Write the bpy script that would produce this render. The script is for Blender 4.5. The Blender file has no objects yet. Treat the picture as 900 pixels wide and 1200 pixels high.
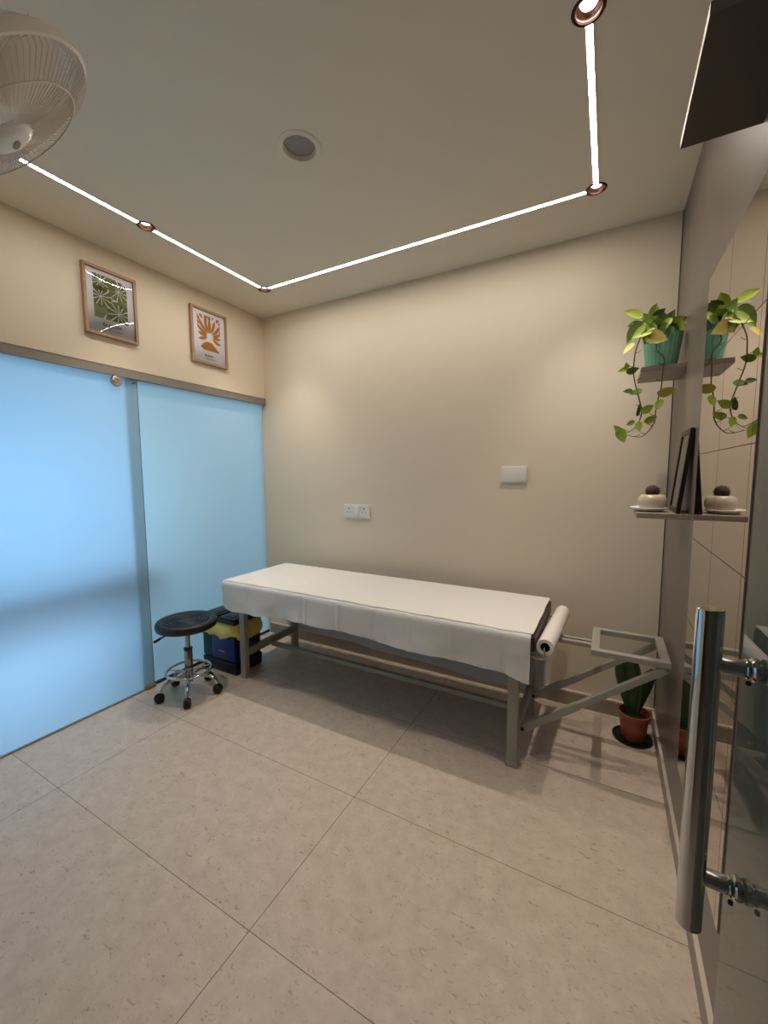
import bpy, bmesh, math, random
from mathutils import Vector, Matrix, Euler
PI = math.pi
random.seed(7)
scn = bpy.context.scene
C = scn.collection

# ------------------------------------------------------------------ camera
W, H = 2.867, 2.70
FPX = 475.92
RIGHT = Vector((0.87630851, 0.48173021, -0.0044047))
UP = Vector((-0.04070478, 0.08314972, 0.9957054))
FWD = Vector((-0.48002762, 0.87236582, -0.09247353))
cam = bpy.data.cameras.new('camera'); cam_o = bpy.data.objects.new('camera', cam); C.objects.link(cam_o)
m = Matrix.Identity(4)
for i in range(3):
    m[i][0] = RIGHT[i]; m[i][1] = UP[i]; m[i][2] = -FWD[i]
m.translation = Vector((2.58925, -2.60695, 1.39908))
cam_o.matrix_world = m
cam.sensor_fit = 'VERTICAL'; cam.sensor_height = 36; cam.sensor_width = 27
cam.lens = 36 * FPX / 1200; cam.clip_start = 0.02; cam.clip_end = 100
scn.camera = cam_o

# ------------------------------------------------------------------ world, exposure
LED_STRENGTH = 60
SPOT_W = 32
OUT_STRENGTH = 1.63
scn.view_settings.view_transform = 'Standard'; scn.view_settings.look = 'None'
scn.view_settings.gamma = 1; scn.view_settings.use_curve_mapping = False
scn.view_settings.exposure = 0.18
scn.cycles.use_denoising = True
scn.cycles.max_bounces = 10; scn.cycles.diffuse_bounces = 5; scn.cycles.glossy_bounces = 5
scn.cycles.transparent_max_bounces = 12; scn.cycles.sample_clamp_indirect = 4
wd = bpy.data.worlds.new('world'); scn.world = wd; wd.use_nodes = True
bg = wd.node_tree.nodes['Background']; bg.inputs[0].default_value = (0.43, 0.66, 0.92, 1); bg.inputs[1].default_value = OUT_STRENGTH

def area(name, loc, rot, sx, sy, power, col):
    l = bpy.data.lights.new(name, 'AREA'); l.shape = 'RECTANGLE'; l.size = sx; l.size_y = sy; l.energy = power; l.color = col
    o = bpy.data.objects.new(name, l); o.location = loc; o.rotation_euler = rot; C.objects.link(o); return o
# daylight of the street side falling on the frosted partition
area('street_daylight', (-0.85, -1.70, 1.20), (0, -PI/2, 0), 0.7, 1.2, 6.2, (0.36, 0.62, 1.0))
area('street_daylight_low', (-0.55, -1.75, 0.34), (0, -PI/2, 0), 0.25, 0.9, 2.2, (0.48, 0.66, 1.0))

# ------------------------------------------------------------------ materials
def lin(c):
    return tuple(((x/255)/12.92 if x/255 <= .04045 else ((x/255+.055)/1.055)**2.4) for x in c)
def mat(name, rgb, rough=.5, metal=0, spec=.5, bump=0, bscale=60, var=0, vscale=8, coat=0, **kw):
    m = bpy.data.materials.new(name); m.use_nodes = True
    nt = m.node_tree; b = nt.nodes['Principled BSDF']
    c = lin(rgb) + (1,)
    b.inputs['Base Color'].default_value = c
    b.inputs['Roughness'].default_value = rough; b.inputs['Metallic'].default_value = metal
    b.inputs['Specular IOR Level'].default_value = spec; b.inputs['Coat Weight'].default_value = coat
    for k, v in kw.items(): b.inputs[k.replace('_', ' ')].default_value = v
    if bump or var:
        tc = nt.nodes.new('ShaderNodeTexCoord')
    if var:
        n = nt.nodes.new('ShaderNodeTexNoise'); n.inputs['Scale'].default_value = vscale; n.inputs['Detail'].default_value = 5
        nt.links.new(tc.outputs['Object'], n.inputs['Vector'])
        mx = nt.nodes.new('ShaderNodeMix'); mx.data_type = 'RGBA'
        mx.inputs[6].default_value = tuple(x*(1-var) for x in c[:3]) + (1,); mx.inputs[7].default_value = tuple(min(1, x*(1+var)) for x in c[:3]) + (1,)
        nt.links.new(n.outputs['Fac'], mx.inputs[0]); nt.links.new(mx.outputs[2], b.inputs['Base Color'])
    if bump:
        n = nt.nodes.new('ShaderNodeTexNoise'); n.inputs['Scale'].default_value = bscale; n.inputs['Detail'].default_value = 4
        nt.links.new(tc.outputs['Object'], n.inputs['Vector'])
        bp = nt.nodes.new('ShaderNodeBump'); bp.inputs['Strength'].default_value = bump; bp.inputs['Distance'].default_value = .002
        nt.links.new(n.outputs['Fac'], bp.inputs['Height']); nt.links.new(bp.outputs[0], b.inputs['Normal'])
    return m
def emit(name, rgb, s):
    m = bpy.data.materials.new(name); m.use_nodes = True; nt = m.node_tree; nt.nodes.clear()
    e = nt.nodes.new('ShaderNodeEmission'); e.inputs[0].default_value = tuple(rgb) + (1,); e.inputs[1].default_value = s
    o = nt.nodes.new('ShaderNodeOutputMaterial'); nt.links.new(e.outputs[0], o.inputs[0]); return m
def clearglass(name, tint, ior=1.5, rough=0.0, refl=(1, 1, 1)):
    m = bpy.data.materials.new(name); m.use_nodes = True; nt = m.node_tree; nt.nodes.clear()
    t = nt.nodes.new('ShaderNodeBsdfTransparent'); t.inputs[0].default_value = tint + (1,)
    g = nt.nodes.new('ShaderNodeBsdfGlossy'); g.inputs['Roughness'].default_value = rough; g.inputs[0].default_value = refl + (1,)
    f = nt.nodes.new('ShaderNodeFresnel'); f.inputs[0].default_value = ior
    x = nt.nodes.new('ShaderNodeMixShader'); o = nt.nodes.new('ShaderNodeOutputMaterial')
    nt.links.new(f.outputs[0], x.inputs[0]); nt.links.new(t.outputs[0], x.inputs[1]); nt.links.new(g.outputs[0], x.inputs[2]); nt.links.new(x.outputs[0], o.inputs[0])
    return m
def frosted(name, tcol, dcol):
    m = bpy.data.materials.new(name); m.use_nodes = True; nt = m.node_tree; nt.nodes.clear()
    t = nt.nodes.new('ShaderNodeBsdfTranslucent'); t.inputs[0].default_value = tcol + (1,)
    d = nt.nodes.new('ShaderNodeBsdfDiffuse'); d.inputs[0].default_value = dcol + (1,)
    g = nt.nodes.new('ShaderNodeBsdfGlossy'); g.inputs['Roughness'].default_value = .12
    f = nt.nodes.new('ShaderNodeFresnel'); f.inputs[0].default_value = 1.4
    a = nt.nodes.new('ShaderNodeMixShader'); a.inputs[0].default_value = .25
    x = nt.nodes.new('ShaderNodeMixShader'); o = nt.nodes.new('ShaderNodeOutputMaterial')
    nt.links.new(t.outputs[0], a.inputs[1]); nt.links.new(d.outputs[0], a.inputs[2])
    nt.links.new(f.outputs[0], x.inputs[0]); nt.links.new(a.outputs[0], x.inputs[1]); nt.links.new(g.outputs[0], x.inputs[2]); nt.links.new(x.outputs[0], o.inputs[0])
    return m
def floor_mat():
    m = mat('floor_tile', (205, 190, 172), .32, spec=.4); nt = m.node_tree; b = nt.nodes['Principled BSDF']; N = nt.nodes.new; Lk = nt.links.new
    tc = N('ShaderNodeTexCoord'); sp = N('ShaderNodeSeparateXYZ'); Lk(tc.outputs['Object'], sp.inputs[0])
    def mth(op, a, v=None):
        n = N('ShaderNodeMath'); n.operation = op
        for i, s in enumerate((a, v)):
            if s is None: continue
            if isinstance(s, (int, float)): n.inputs[i].default_value = s
            else: Lk(s, n.inputs[i])
        return n.outputs[0]
    def joint(src, off, size, w):
        f = mth('FRACT', mth('ADD', mth('DIVIDE', mth('SUBTRACT', src, off), size), .5+20))
        return mth('LESS_THAN', mth('MULTIPLY', mth('ABSOLUTE', mth('SUBTRACT', f, .5)), size), w)
    j = mth('MAXIMUM', joint(sp.outputs[0], 1.677, 1.2, .0014), joint(sp.outputs[1], -1.229, .5936, .0012))
    n1 = N('ShaderNodeTexNoise'); n1.inputs['Scale'].default_value = 16; n1.inputs['Detail'].default_value = 8; n1.inputs['Roughness'].default_value = .65; Lk(tc.outputs['Object'], n1.inputs['Vector'])
    mp = N('ShaderNodeMapping'); mp.inputs['Scale'].default_value = (22, 44, 1); mp.inputs['Rotation'].default_value = (0, 0, .5); Lk(tc.outputs['Object'], mp.inputs[0])
    n2 = N('ShaderNodeTexNoise'); n2.inputs['Scale'].default_value = 1.6; n2.inputs['Detail'].default_value = 6; n2.inputs['Distortion'].default_value = 1.5; Lk(mp.outputs[0], n2.inputs['Vector'])
    r1 = N('ShaderNodeValToRGB'); r1.color_ramp.elements[0].position = .3; r1.color_ramp.elements[1].position = .7
    r1.color_ramp.elements[0].color = lin((194, 177, 160)) + (1,); r1.color_ramp.elements[1].color = lin((214, 198, 181)) + (1,); Lk(n1.outputs['Fac'], r1.inputs[0])
    r2 = N('ShaderNodeValToRGB'); r2.color_ramp.elements[0].position = .60; r2.color_ramp.elements[1].position = .74
    r2.color_ramp.elements[0].color = (0, 0, 0, 1); r2.color_ramp.elements[1].color = (.75, .75, .75, 1); Lk(n2.outputs['Fac'], r2.inputs[0])
    r3 = N('ShaderNodeValToRGB'); r3.color_ramp.elements[0].position = .24; r3.color_ramp.elements[1].position = .36
    r3.color_ramp.elements[0].color = (.5, .5, .5, 1); r3.color_ramp.elements[1].color = (0, 0, 0, 1); Lk(n2.outputs['Fac'], r3.inputs[0])
    def mix(fac, a, col):
        x = N('ShaderNodeMix'); x.data_type = 'RGBA'; Lk(fac, x.inputs[0]); Lk(a, x.inputs[6]); x.inputs[7].default_value = col + (1,); return x.outputs[2]
    c = mix(r2.outputs[0], r1.outputs[0], lin((146, 122, 98)))
    c = mix(r3.outputs[0], c, lin((222, 208, 192)))
    c = mix(j, c, lin((118, 98, 80)))
    Lk(c, b.inputs['Base Color'])
    return m

M = {}
M['cream'] = mat('cream_paint', (224, 210, 188), .75, bump=.15, bscale=220)
M['ceil'] = mat('ceiling_paint', (226, 218, 201), .85, bump=.1, bscale=200)
M['hall'] = mat('hall_paint', (150, 145, 135), .9)
M['lam'] = mat('taupe_laminate', (109, 98, 90), .32, bump=.05, bscale=300, var=.03, vscale=3)
M['skirt'] = mat('skirting_stone', (150, 136, 122), .4, var=.05)
M['skirt_top'] = mat('skirting_top', (214, 198, 180), .4)  # same skirting, painted paler where light catches its top
M['floor'] = floor_mat()
M['alu'] = mat('grey_aluminium', (140, 134, 126), .4, metal=.35)
M['dark'] = mat('black_rubber', (14, 14, 16), .5)
M['steel'] = mat('brushed_steel', (190, 180, 170), .22, metal=1)
M['chrome'] = mat('chrome', (205, 205, 205), .07, metal=1)
M['brushed'] = mat('satin_steel', (150, 146, 140), .2, metal=1)
M['mirror'] = mat('mirror', (214, 205, 196), .015, metal=1)
M['mirror_edge'] = mat('mirror_edge', (70, 62, 56), .4)
M['frost'] = frosted('frosted_film', (.60, .80, .90), (.55, .66, .70))
M['frost2'] = frosted('frosted_film_fixed', (.66, .82, .82), (.55, .65, .66))
M['clear'] = clearglass('clear_glass', (.97, 1, .99))
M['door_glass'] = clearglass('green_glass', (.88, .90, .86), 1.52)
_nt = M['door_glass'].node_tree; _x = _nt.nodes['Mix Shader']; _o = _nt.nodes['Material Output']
_d = _nt.nodes.new('ShaderNodeBsdfDiffuse'); _d.inputs[0].default_value = (.50, .54, .46, 1); _y = _nt.nodes.new('ShaderNodeMixShader'); _y.inputs[0].default_value = .07  # grey-green haze mixed in to lighten the pane, painted in place of reflected light
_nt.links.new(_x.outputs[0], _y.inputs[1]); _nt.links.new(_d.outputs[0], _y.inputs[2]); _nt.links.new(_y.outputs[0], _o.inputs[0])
M['door_edge'] = mat('glass_edge', (96, 122, 112), .15)
M['acrylic'] = clearglass('acrylic', (.99, .99, .99), 1.34, .01)
M['led'] = emit('led_light', (1, .92, .82), LED_STRENGTH)
M['spot'] = emit('spot_lens', (1, .91, .80), 14)
M['copper'] = mat('copper_reflector', (226, 170, 152), .22, metal=1)
M['bronze'] = mat('bronze_rim', (52, 30, 24), .3, metal=.8)
M['white_pl'] = mat('white_plastic', (226, 222, 214), .35)
M['fan_pl'] = mat('fan_plastic', (232, 222, 212), .35)
M['wire'] = mat('fan_wire', (222, 212, 202), .4)
M['fanblade'] = mat('fan_blade', (228, 216, 205), .3)
M['grey_pl'] = mat('grey_diffuser', (140, 130, 132), .5)
M['wood'] = mat('oak_frame', (166, 132, 104), .5, var=.15, vscale=25)
M['paper'] = mat('paper_white', (228, 226, 230), .7)
M['green_d'] = mat('art_green', (104, 112, 48), .7, var=.25, vscale=60)
M['green_l'] = mat('art_sage', (134, 138, 98), .7, var=.15, vscale=60)
M['ochre'] = mat('art_ochre', (180, 122, 40), .7, var=.3, vscale=70)
M['ink'] = mat('ink', (50, 48, 46), .7)
M['grey_ink'] = mat('grey_ink', (120, 115, 112), .7)
M['cloth'] = mat('white_sheet', (232, 228, 222), .9, bump=.5, bscale=260, Sheen_Weight=.2)
M['cloth2'] = mat('grey_white_drape', (216, 214, 210), .9, bump=.5, bscale=260)
M['leather'] = mat('dark_leather', (58, 28, 24), .4, bump=.4, bscale=180)
M['pframe'] = mat('grey_powder_coat', (158, 154, 142), .42, bump=.05, bscale=300)
M['roll'] = mat('paper_roll', (238, 232, 224), .85, bump=.1)
M['blackpl'] = mat('black_plastic', (18, 18, 20), .4)
M['seat'] = mat('black_vinyl', (18, 18, 19), .42, bump=.2, bscale=250)
M['blue'] = mat('blue_plastic', (16, 36, 118), .4)
M['binblack'] = mat('bin_black', (10, 11, 16), .45)
M['bingreen'] = mat('dark_green_plastic', (12, 52, 44), .45)
M['yellow'] = mat('yellow_bag', (250, 232, 116), .35, bump=.6, bscale=40, Transmission_Weight=.15)
M['terra'] = mat('terracotta_plastic', (160, 82, 48), .45, var=.08)
M['soil'] = mat('soil', (30, 22, 18), .9, bump=1, bscale=120)
M['snake'] = mat('snake_leaf', (38, 72, 26), .4, var=.35, vscale=18)
M['snake_edge'] = mat('snake_leaf_pale', (86, 108, 44), .45, var=.3, vscale=25)
M['gpot'] = mat('mint_plastic', (146, 212, 178), .4)
M['leaf_a'] = mat('pothos_green', (96, 128, 34), .62, bump=.5, bscale=90, var=.4, vscale=40)
M['leaf_b'] = mat('pothos_lime', (158, 178, 60), .62, bump=.5, bscale=90, var=.3, vscale=40)
M['leaf_c'] = mat('pothos_yellow', (205, 186, 90), .45, var=.25, vscale=40)
M['leaf_d'] = mat('pothos_dark', (50, 84, 28), .62, bump=.5, bscale=90, var=.4, vscale=40)
M['stem'] = mat('stem_brown', (78, 72, 38), .6)
M['stem_pale'] = mat('stem_pale', (206, 196, 140), .6)
M['ceramic'] = mat('speckled_ceramic', (188, 174, 154), .25, var=.15, vscale=150)
M['cactus'] = mat('brown_cactus', (70, 44, 26), .8, var=.4, vscale=90)
M['blackw'] = mat('black_wood', (12, 11, 11), .4)
M['board'] = mat('dark_brown_board', (64, 50, 40), .55)  # shade under the overhead shelf painted as a darker laminate
M['board_edge'] = mat('pale_board_edge', (196, 170, 150), .5)  # light falling on that shelf's front edge put into the colour
M['shelf'] = mat('shelf_laminate', (138, 124, 112), .4)
M['street'] = mat('street_paving', (120, 128, 135), .8)
M['ledge'] = mat('dark_ledge', (92, 104, 118), .7)

# ------------------------------------------------------------------ helpers
def thing(name, label, cat, loc=(0, 0, 0), group=None):
    o = bpy.data.objects.new(name, None); o.empty_display_size = .05; C.objects.link(o); o.location = loc
    o['label'] = label; o['category'] = cat
    if group: o['group'] = group
    return o
def origin_of(p):
    v = Vector((0, 0, 0))
    while p is not None:
        v = v + p.location; p = p.parent
    return v
def obj(name, bm, m, parent=None, smooth=None, label=None):
    """link a bmesh given in world coordinates as one mesh object under its parent"""
    org = origin_of(parent)
    if org.length > 0: bmesh.ops.translate(bm, verts=bm.verts, vec=-org)
    bmesh.ops.recalc_face_normals(bm, faces=bm.faces)
    me = bpy.data.meshes.new(name)
    if smooth:
        for f in bm.faces: f.smooth = True
        for e in bm.edges:
            if len(e.link_faces) == 2 and e.calc_face_angle(0) > math.radians(smooth): e.smooth = False
    bm.to_mesh(me); bm.free()
    for x in (m if isinstance(m, (list, tuple)) else [m]): me.materials.append(x)
    o = bpy.data.objects.new(name, me); C.objects.link(o); o.parent = parent
    if label: o['label'] = label
    return o
def tag(o, label, cat, group=None):
    o['label'] = label; o['category'] = cat
    if group: o['group'] = group
    return o
def struct(name, bm, m, parent=None, smooth=None, label=None):
    o = obj(name, bm, m, parent, smooth, label)
    if parent is None: o['kind'] = 'structure'
    return o
def B(): return bmesh.new()
def box(bm, a, b, bev=0, mi=0, seg=2):
    a, b = Vector(a), Vector(b)
    t = bmesh.new(); bmesh.ops.create_cube(t, size=1)
    for v in t.verts: v.co = Vector(((a.x+b.x)/2 + v.co.x*abs(b.x-a.x), (a.y+b.y)/2 + v.co.y*abs(b.y-a.y), (a.z+b.z)/2 + v.co.z*abs(b.z-a.z)))
    if bev: bmesh.ops.bevel(t, geom=t.edges[:], offset=bev, segments=seg, affect='EDGES', profile=.6)
    merge(bm, t, mi); return bm
def merge(bm, t, mi=None, mtx=None):
    if mtx is not None: t.transform(mtx)
    d = {v: bm.verts.new(v.co) for v in t.verts}
    for f in t.faces:
        try:
            n = bm.faces.new([d[v] for v in f.verts]); n.material_index = f.material_index if mi is None else mi
        except ValueError: pass
    t.free()
def frame_from(z, up=Vector((0, 0, 1))):
    z = Vector(z).normalized()
    x = up.cross(z)
    if x.length < 1e-4: x = Vector((1, 0, 0)).cross(z)
    x.normalize(); y = z.cross(x)
    m = Matrix.Identity(4)
    for i in range(3): m[i][0] = x[i]; m[i][1] = y[i]; m[i][2] = z[i]
    return m
def bar(bm, p0, p1, w, h, bev=.002, mi=0):
    """rectangular tube from p0 to p1, w across, h in the upright direction"""
    p0, p1 = Vector(p0), Vector(p1); L = (p1-p0).length
    t = bmesh.new(); box(t, (-w/2, -h/2, 0), (w/2, h/2, L), bev)
    mt = frame_from(p1-p0); mt.translation = p0
    merge(bm, t, mi, mt)
def lathe(bm, prof, c=(0, 0, 0), seg=32, axis=None, mi=0, closed=False, sx=1, sy=1):
    """prof = (radius, height) pairs"""
    t = bmesh.new(); rings = []
    for r, z in prof:
        if r < 1e-6: rings.append([t.verts.new((0, 0, z))])
        else: rings.append([t.verts.new((r*sx*math.cos(2*PI*k/seg), r*sy*math.sin(2*PI*k/seg), z)) for k in range(seg)])
    pairs = list(zip(rings, rings[1:])) + ([(rings[-1], rings[0])] if closed else [])
    for A, D in pairs:
        for k in range(seg):
            k2 = (k+1) % seg
            if len(A) == 1 and len(D) == 1: continue
            if len(A) == 1: t.faces.new((A[0], D[k2], D[k]))
            elif len(D) == 1: t.faces.new((A[k], A[k2], D[0]))
            else: t.faces.new((A[k], A[k2], D[k2], D[k]))
    mt = frame_from(axis) if axis is not None else Matrix.Identity(4)
    mt.translation = Vector(c)
    merge(bm, t, mi, mt)
def tube(bm, pts, r, seg=10, mi=0, closed=False, caps=True):
    pts = [Vector(p) for p in pts]; n = len(pts); rings = []; prev = None
    for i, p in enumerate(pts):
        if closed: d = pts[(i+1) % n]-pts[i-1]
        else: d = pts[min(i+1, n-1)]-pts[max(i-1, 0)]
        d.normalize()
        if prev is None:
            x = Vector((0, 0, 1)).cross(d)
            if x.length < 1e-3: x = Vector((1, 0, 0)).cross(d)
        else: x = prev-d*prev.dot(d)
        x.normalize(); prev = x; y = d.cross(x)
        rr = r[i] if isinstance(r, (list, tuple)) else r
        rings.append([bm.verts.new(p+rr*(math.cos(2*PI*k/seg)*x+math.sin(2*PI*k/seg)*y)) for k in range(seg)])
    idx = list(range(n-1)) + ([n-1] if closed else [])
    for i in idx:
        A, D = rings[i], rings[(i+1) % n]
        for k in range(seg):
            f = bm.faces.new((A[k], A[(k+1) % seg], D[(k+1) % seg], D[k])); f.material_index = mi
    if caps and not closed:
        f = bm.faces.new(rings[0][::-1]); f.material_index = mi; f = bm.faces.new(rings[-1]); f.material_index = mi
def cyl(bm, p0, p1, r, seg=24, mi=0, bev=0):
    p0, p1 = Vector(p0), Vector(p1); L = (p1-p0).length
    if bev: lathe(bm, [(0, 0), (r-bev, 0), (r, bev), (r, L-bev), (r-bev, L), (0, L)], p0, seg, p1-p0, mi)
    else: lathe(bm, [(0, 0), (r, 0), (r, L), (0, L)], p0, seg, p1-p0, mi)
def smoothpath(pts, n=6):
    pts = [Vector(p) for p in pts]; out = []
    for i in range(len(pts)-1):
        a, b = pts[max(i-1, 0)], pts[i]; c, d = pts[i+1], pts[min(i+2, len(pts)-1)]
        for k in range(n):
            t = k/n
            out.append(.5*((2*b)+(c-a)*t+(2*a-5*b+4*c-d)*t*t+(3*b-a-3*c+d)*t**3))
    out.append(pts[-1]); return out
def prism(bm, poly, mtx, th, mi=0):
    """flat polygon (2D) extruded by th along the local z of mtx"""
    a = [bm.verts.new(mtx @ Vector((x, y, th))) for x, y in poly]; b = [bm.verts.new(mtx @ Vector((x, y, 0))) for x, y in poly]
    f = bm.faces.new(a); f.material_index = mi; f = bm.faces.new(b[::-1]); f.material_index = mi
    for i in range(len(poly)):
        j = (i+1) % len(poly); f = bm.faces.new((b[i], b[j], a[j], a[i])); f.material_index = mi
def text(name, s, size, mtx, m, parent, ext=.0004, sx=1):
    cu = bpy.data.curves.new(name, 'FONT'); cu.body = s; cu.size = size; cu.extrude = ext; cu.align_x = 'CENTER'; cu.align_y = 'CENTER'; cu.resolution_u = 3
    to = bpy.data.objects.new(name, cu); C.objects.link(to); bpy.context.view_layer.update()
    me = bpy.data.meshes.new_from_object(to.evaluated_get(bpy.context.evaluated_depsgraph_get()))
    bpy.data.objects.remove(to)
    b = bmesh.new(); b.from_mesh(me); b.transform(Matrix.Scale(sx, 4, Vector((1, 0, 0)))); b.transform(mtx)
    return obj(name, b, m, parent)
def dup(root, loc, label=None):
    r = root.copy(); C.objects.link(r); r.location = loc
    if label: r['label'] = label
    for ch in list(root.children):
        c = ch.copy(); C.objects.link(c); c.parent = r
        for g in ch.children:
            d = g.copy(); C.objects.link(d); d.parent = c
    return r

# ------------------------------------------------------------------ room shell
YF = -2.68                       # front wall (behind the photographer)
DX0 = 1.80                       # doorway from here to the right wall
b = B(); box(b, (-.3, -4.3, -.1), (W+.12, .12, 0)); struct('floor', b, M['floor'])
b = B(); box(b, (-4, -5, -.14), (-.3, 3, -.04)); struct('ground', b, M['street'])
LX, RX, YB = .4115, 2.4875, -.3865
spots = [(LX, YB), (RX, YB), (LX, -1.226), (RX, -1.213)]
# ceiling slab with holes for the recessed fittings
b = B(); box(b, (-.3, -4.3, H), (W+.12, .12, H+.16)); ceil = struct('ceiling', b, M['ceil'])
cb = B()
for sx_, sy_ in spots: cyl(cb, (sx_, sy_, H-.02), (sx_, sy_, H+.07), .040, 32)
cyl(cb, (1.455, -1.233, H-.02), (1.455, -1.233, H+.04), .078, 40)
cut = obj('cutter', cb, M['ceil'])
md = ceil.modifiers.new('holes', 'BOOLEAN'); md.object = cut; md.operation = 'DIFFERENCE'; md.solver = 'EXACT'
bpy.context.view_layer.update()
me = bpy.data.meshes.new_from_object(ceil.evaluated_get(bpy.context.evaluated_depsgraph_get()))
ceil.modifiers.clear(); ceil.data = me; bpy.data.objects.remove(cut)

b = B(); box(b, (-.12, 0, 0), (W+.12, .12, H)); struct('wall_back', b, M['cream'])
b = B(); box(b, (W, YF-.1, 0), (W+.12, 0, H)); struct('wall_right', b, M['lam'])
GT = 2.03                        # top of the glazed partition
b = B(); box(b, (-.12, YF-.1, GT), (0, 0, H)); struct('wall_left', b, M['cream'])
b = B(); box(b, (0, YF-.1, 0), (DX0, YF, H)); box(b, (DX0, YF-.1, 2.3), (W, YF, H)); struct('wall_front', b, M['cream'])
b = B(); box(b, (-.12, -4.3, 0), (-.0, YF-.1, H)); box(b, (-.12, -4.3, 0), (W+.12, -4.2, H)); box(b, (W, -4.3, 0), (W+.12, YF-.1, H)); struct('wall_hall', b, M['hall'])
# skirtings; the top ledge has its lit tone put into the colour
b = B(); box(b, (0.0, -.014, 0), (W, 0, .082)); o = struct('baseboard_back', b, M['skirt'])
b = B(); box(b, (0.0, -.0145, .082), (W, 0, .092), .001); obj('ledge', b, M['skirt_top'], o)
b = B(); box(b, (W-.012, -1.88, 0), (W, -.014, .075)); o = struct('baseboard_right', b, M['skirt'])
b = B(); box(b, (W-.0125, -1.88, .075), (W, -.0145, .084), .001); obj('ledge', b, M['skirt_top'], o)
# thin dark joint between back wall and laminate wall
b = B(); box(b, (W-.004, -.004, .1), (W, 0, H)); struct('trim_2', b, M['mirror_edge'])
# header track of the sliding partition
b = B(); box(b, (-.085, YF, 1.992), (.012, 0, 2.036), .003); box(b, (.004, YF, 2.036), (.0135, 0, 2.040)); box(b, (.0, YF, 1.988), (.014, 0, 1.994), .001)
struct('trim_1', b, [M['alu'], M['dark']])
# frosted sliding leaf and frosted fixed pane: film on the room side, clear glass behind
def pane(name, x, y0, y1, z0, z1, film, label):
    b = B(); box(b, (x-.010, y0, z0), (x, y1, z1), .0)
    for f in b.faces: f.material_index = 0 if f.calc_center_median().x > x-1e-4 else 1
    b.faces.ensure_lookup_table()
    o = struct(name, b, [film, M['clear']]); o['label'] = label; return o
door1 = pane('door_1', -.012, YF, -1.072, .006, 1.992, M['frost'], 'left sliding leaf of blue-lit frosted glass')
b = B()
win1 = pane('window_1', -.034, -1.150, 0, .012, 1.992, M['frost2'], 'right pane of frosted glass behind the sliding leaf, reaching the back wall')
# clear strip edges of the sliding leaf
b = B(); box(b, (-.0118, -1.0745, .006), (-.0112, -1.0705, 1.990)); obj('edge', b, M['door_edge'], door1)
b = B(); box(b, (-.030, -1.071, 0), (-.014, -.01, .016)); obj('bottom_seal', b, M['dark'], win1)
b = B(); box(b, (-.012, YF, 0), (.003, -1.14, .007)); obj('bottom_rail', b, M['alu'], door1)
b = B(); box(b, (-.035, -1.14, 0), (.012, -1.075, .022), .003); struct('trim_3', b, M['alu'])
# roller disc
b = B(); lathe(b, [(0, -.004), (.030, -.004), (.033, 0), (.033, .006), (.029, .011), (.012, .012), (.010, .009), (0, .009)], (.003, -1.205, 1.958), 32, (1, 0, 0))
obj('roller_cap', b, M['steel'], door1, 35)
b = B(); box(b, (-.0118, -1.10, 1.962), (-.008, -1.082, 1.975)); obj('glass_stamp', b, M['alu'], door1)
# dark horizontal ledge on the street side, blurred by the frosting
b = B(); box(b, (-.36, -2.9, .68), (-.20, -1.05, .82), .01); box(b, (-.34, -1.15, -.04), (-.30, -1.10, .68)); box(b, (-.34, -2.8, -.04), (-.30, -2.75, .68))
tag(obj('ledge_table', b, M['ledge']), 'dark horizontal ledge seen blurred through the frosted sliding glass', 'ledge')

# ------------------------------------------------------------------ ceiling lights
def led(name, a, c, label):
    a, c = Vector(a), Vector(c); d = (c-a).normalized(); z = Vector((0, 0, H))
    t = thing(name, label, 'light strip', ((a+c)/2)+z, 'linear ceiling lights')
    s = Vector((-d.y, d.x, 0))
    b = B(); bar(b, a+z+Vector((0, 0, -.0005)), c+z+Vector((0, 0, -.0005)), .017, .003, 0) ; obj('diffuser', b, M['led'], t)
    b = B()
    for k in (-1, 1): bar(b, a+z+s*k*.0115-Vector((0, 0, .0005)), c+z+s*k*.0115-Vector((0, 0, .0005)), .004, .004, 0)
    obj('housing', b, M['white_pl'], t)
    return t
g = .043
led('led_strip_light', (LX, -1.792, 0), (LX, -1.226-g, 0), 'bright linear ceiling light that starts under the fan at the left')
led('led_strip_light', (LX, -1.226+g, 0), (LX, YB-g, 0), 'short bright linear ceiling light above the two framed prints, ending in the far left corner')
led('led_strip_light', (LX+g, YB, 0), (RX-g, YB, 0), 'longest linear ceiling light, parallel to the plain back wall')
led('led_strip_light', (RX, -1.213+g, 0), (RX, YB-g, 0), 'bright linear ceiling light on the right side, between two copper spotlights')
led('led_strip_light', (RX, -2.06, 0), (RX, -1.213-g, 0), 'linear ceiling light nearest the doorway, above the photographer')
def spot(x, y, label):
    t = thing('recessed_spotlight', label, 'spotlight', (x, y, H), 'round copper ceiling spotlights')
    b = B(); lathe(b, [(.0355, .004), (.036, -.003), (.041, -.004), (.045, -.001), (.0455, .0)], (x, y, H), 40); obj('trim_ring', b, M['bronze'], t, 40)
    b = B(); lathe(b, [(.036, -.002), (.0355, .004), (.033, .010), (.028, .015), (.022, .0185)], (x, y, H), 40); obj('reflector', b, M['copper'], t, 50)
    b = B(); lathe(b, [(.0225, .019), (.0215, .0165), (.012, .0145), (0, .014)], (x, y, H), 24); obj('lens', b, M['spot'], t, 60)
    return t
s0 = spot(*spots[2], 'copper spotlight halfway along the left ceiling light, above the leafy green print')
lab = {0: 'small copper spotlight in the far left ceiling corner where two light strips meet',
       1: 'copper spotlight in the far right ceiling corner where two light strips meet',
       3: 'large looking copper spotlight at the top edge of the photo, above the right light strip'}
for k, l in lab.items(): dup(s0, (spots[k][0], spots[k][1], H), l)
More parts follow.
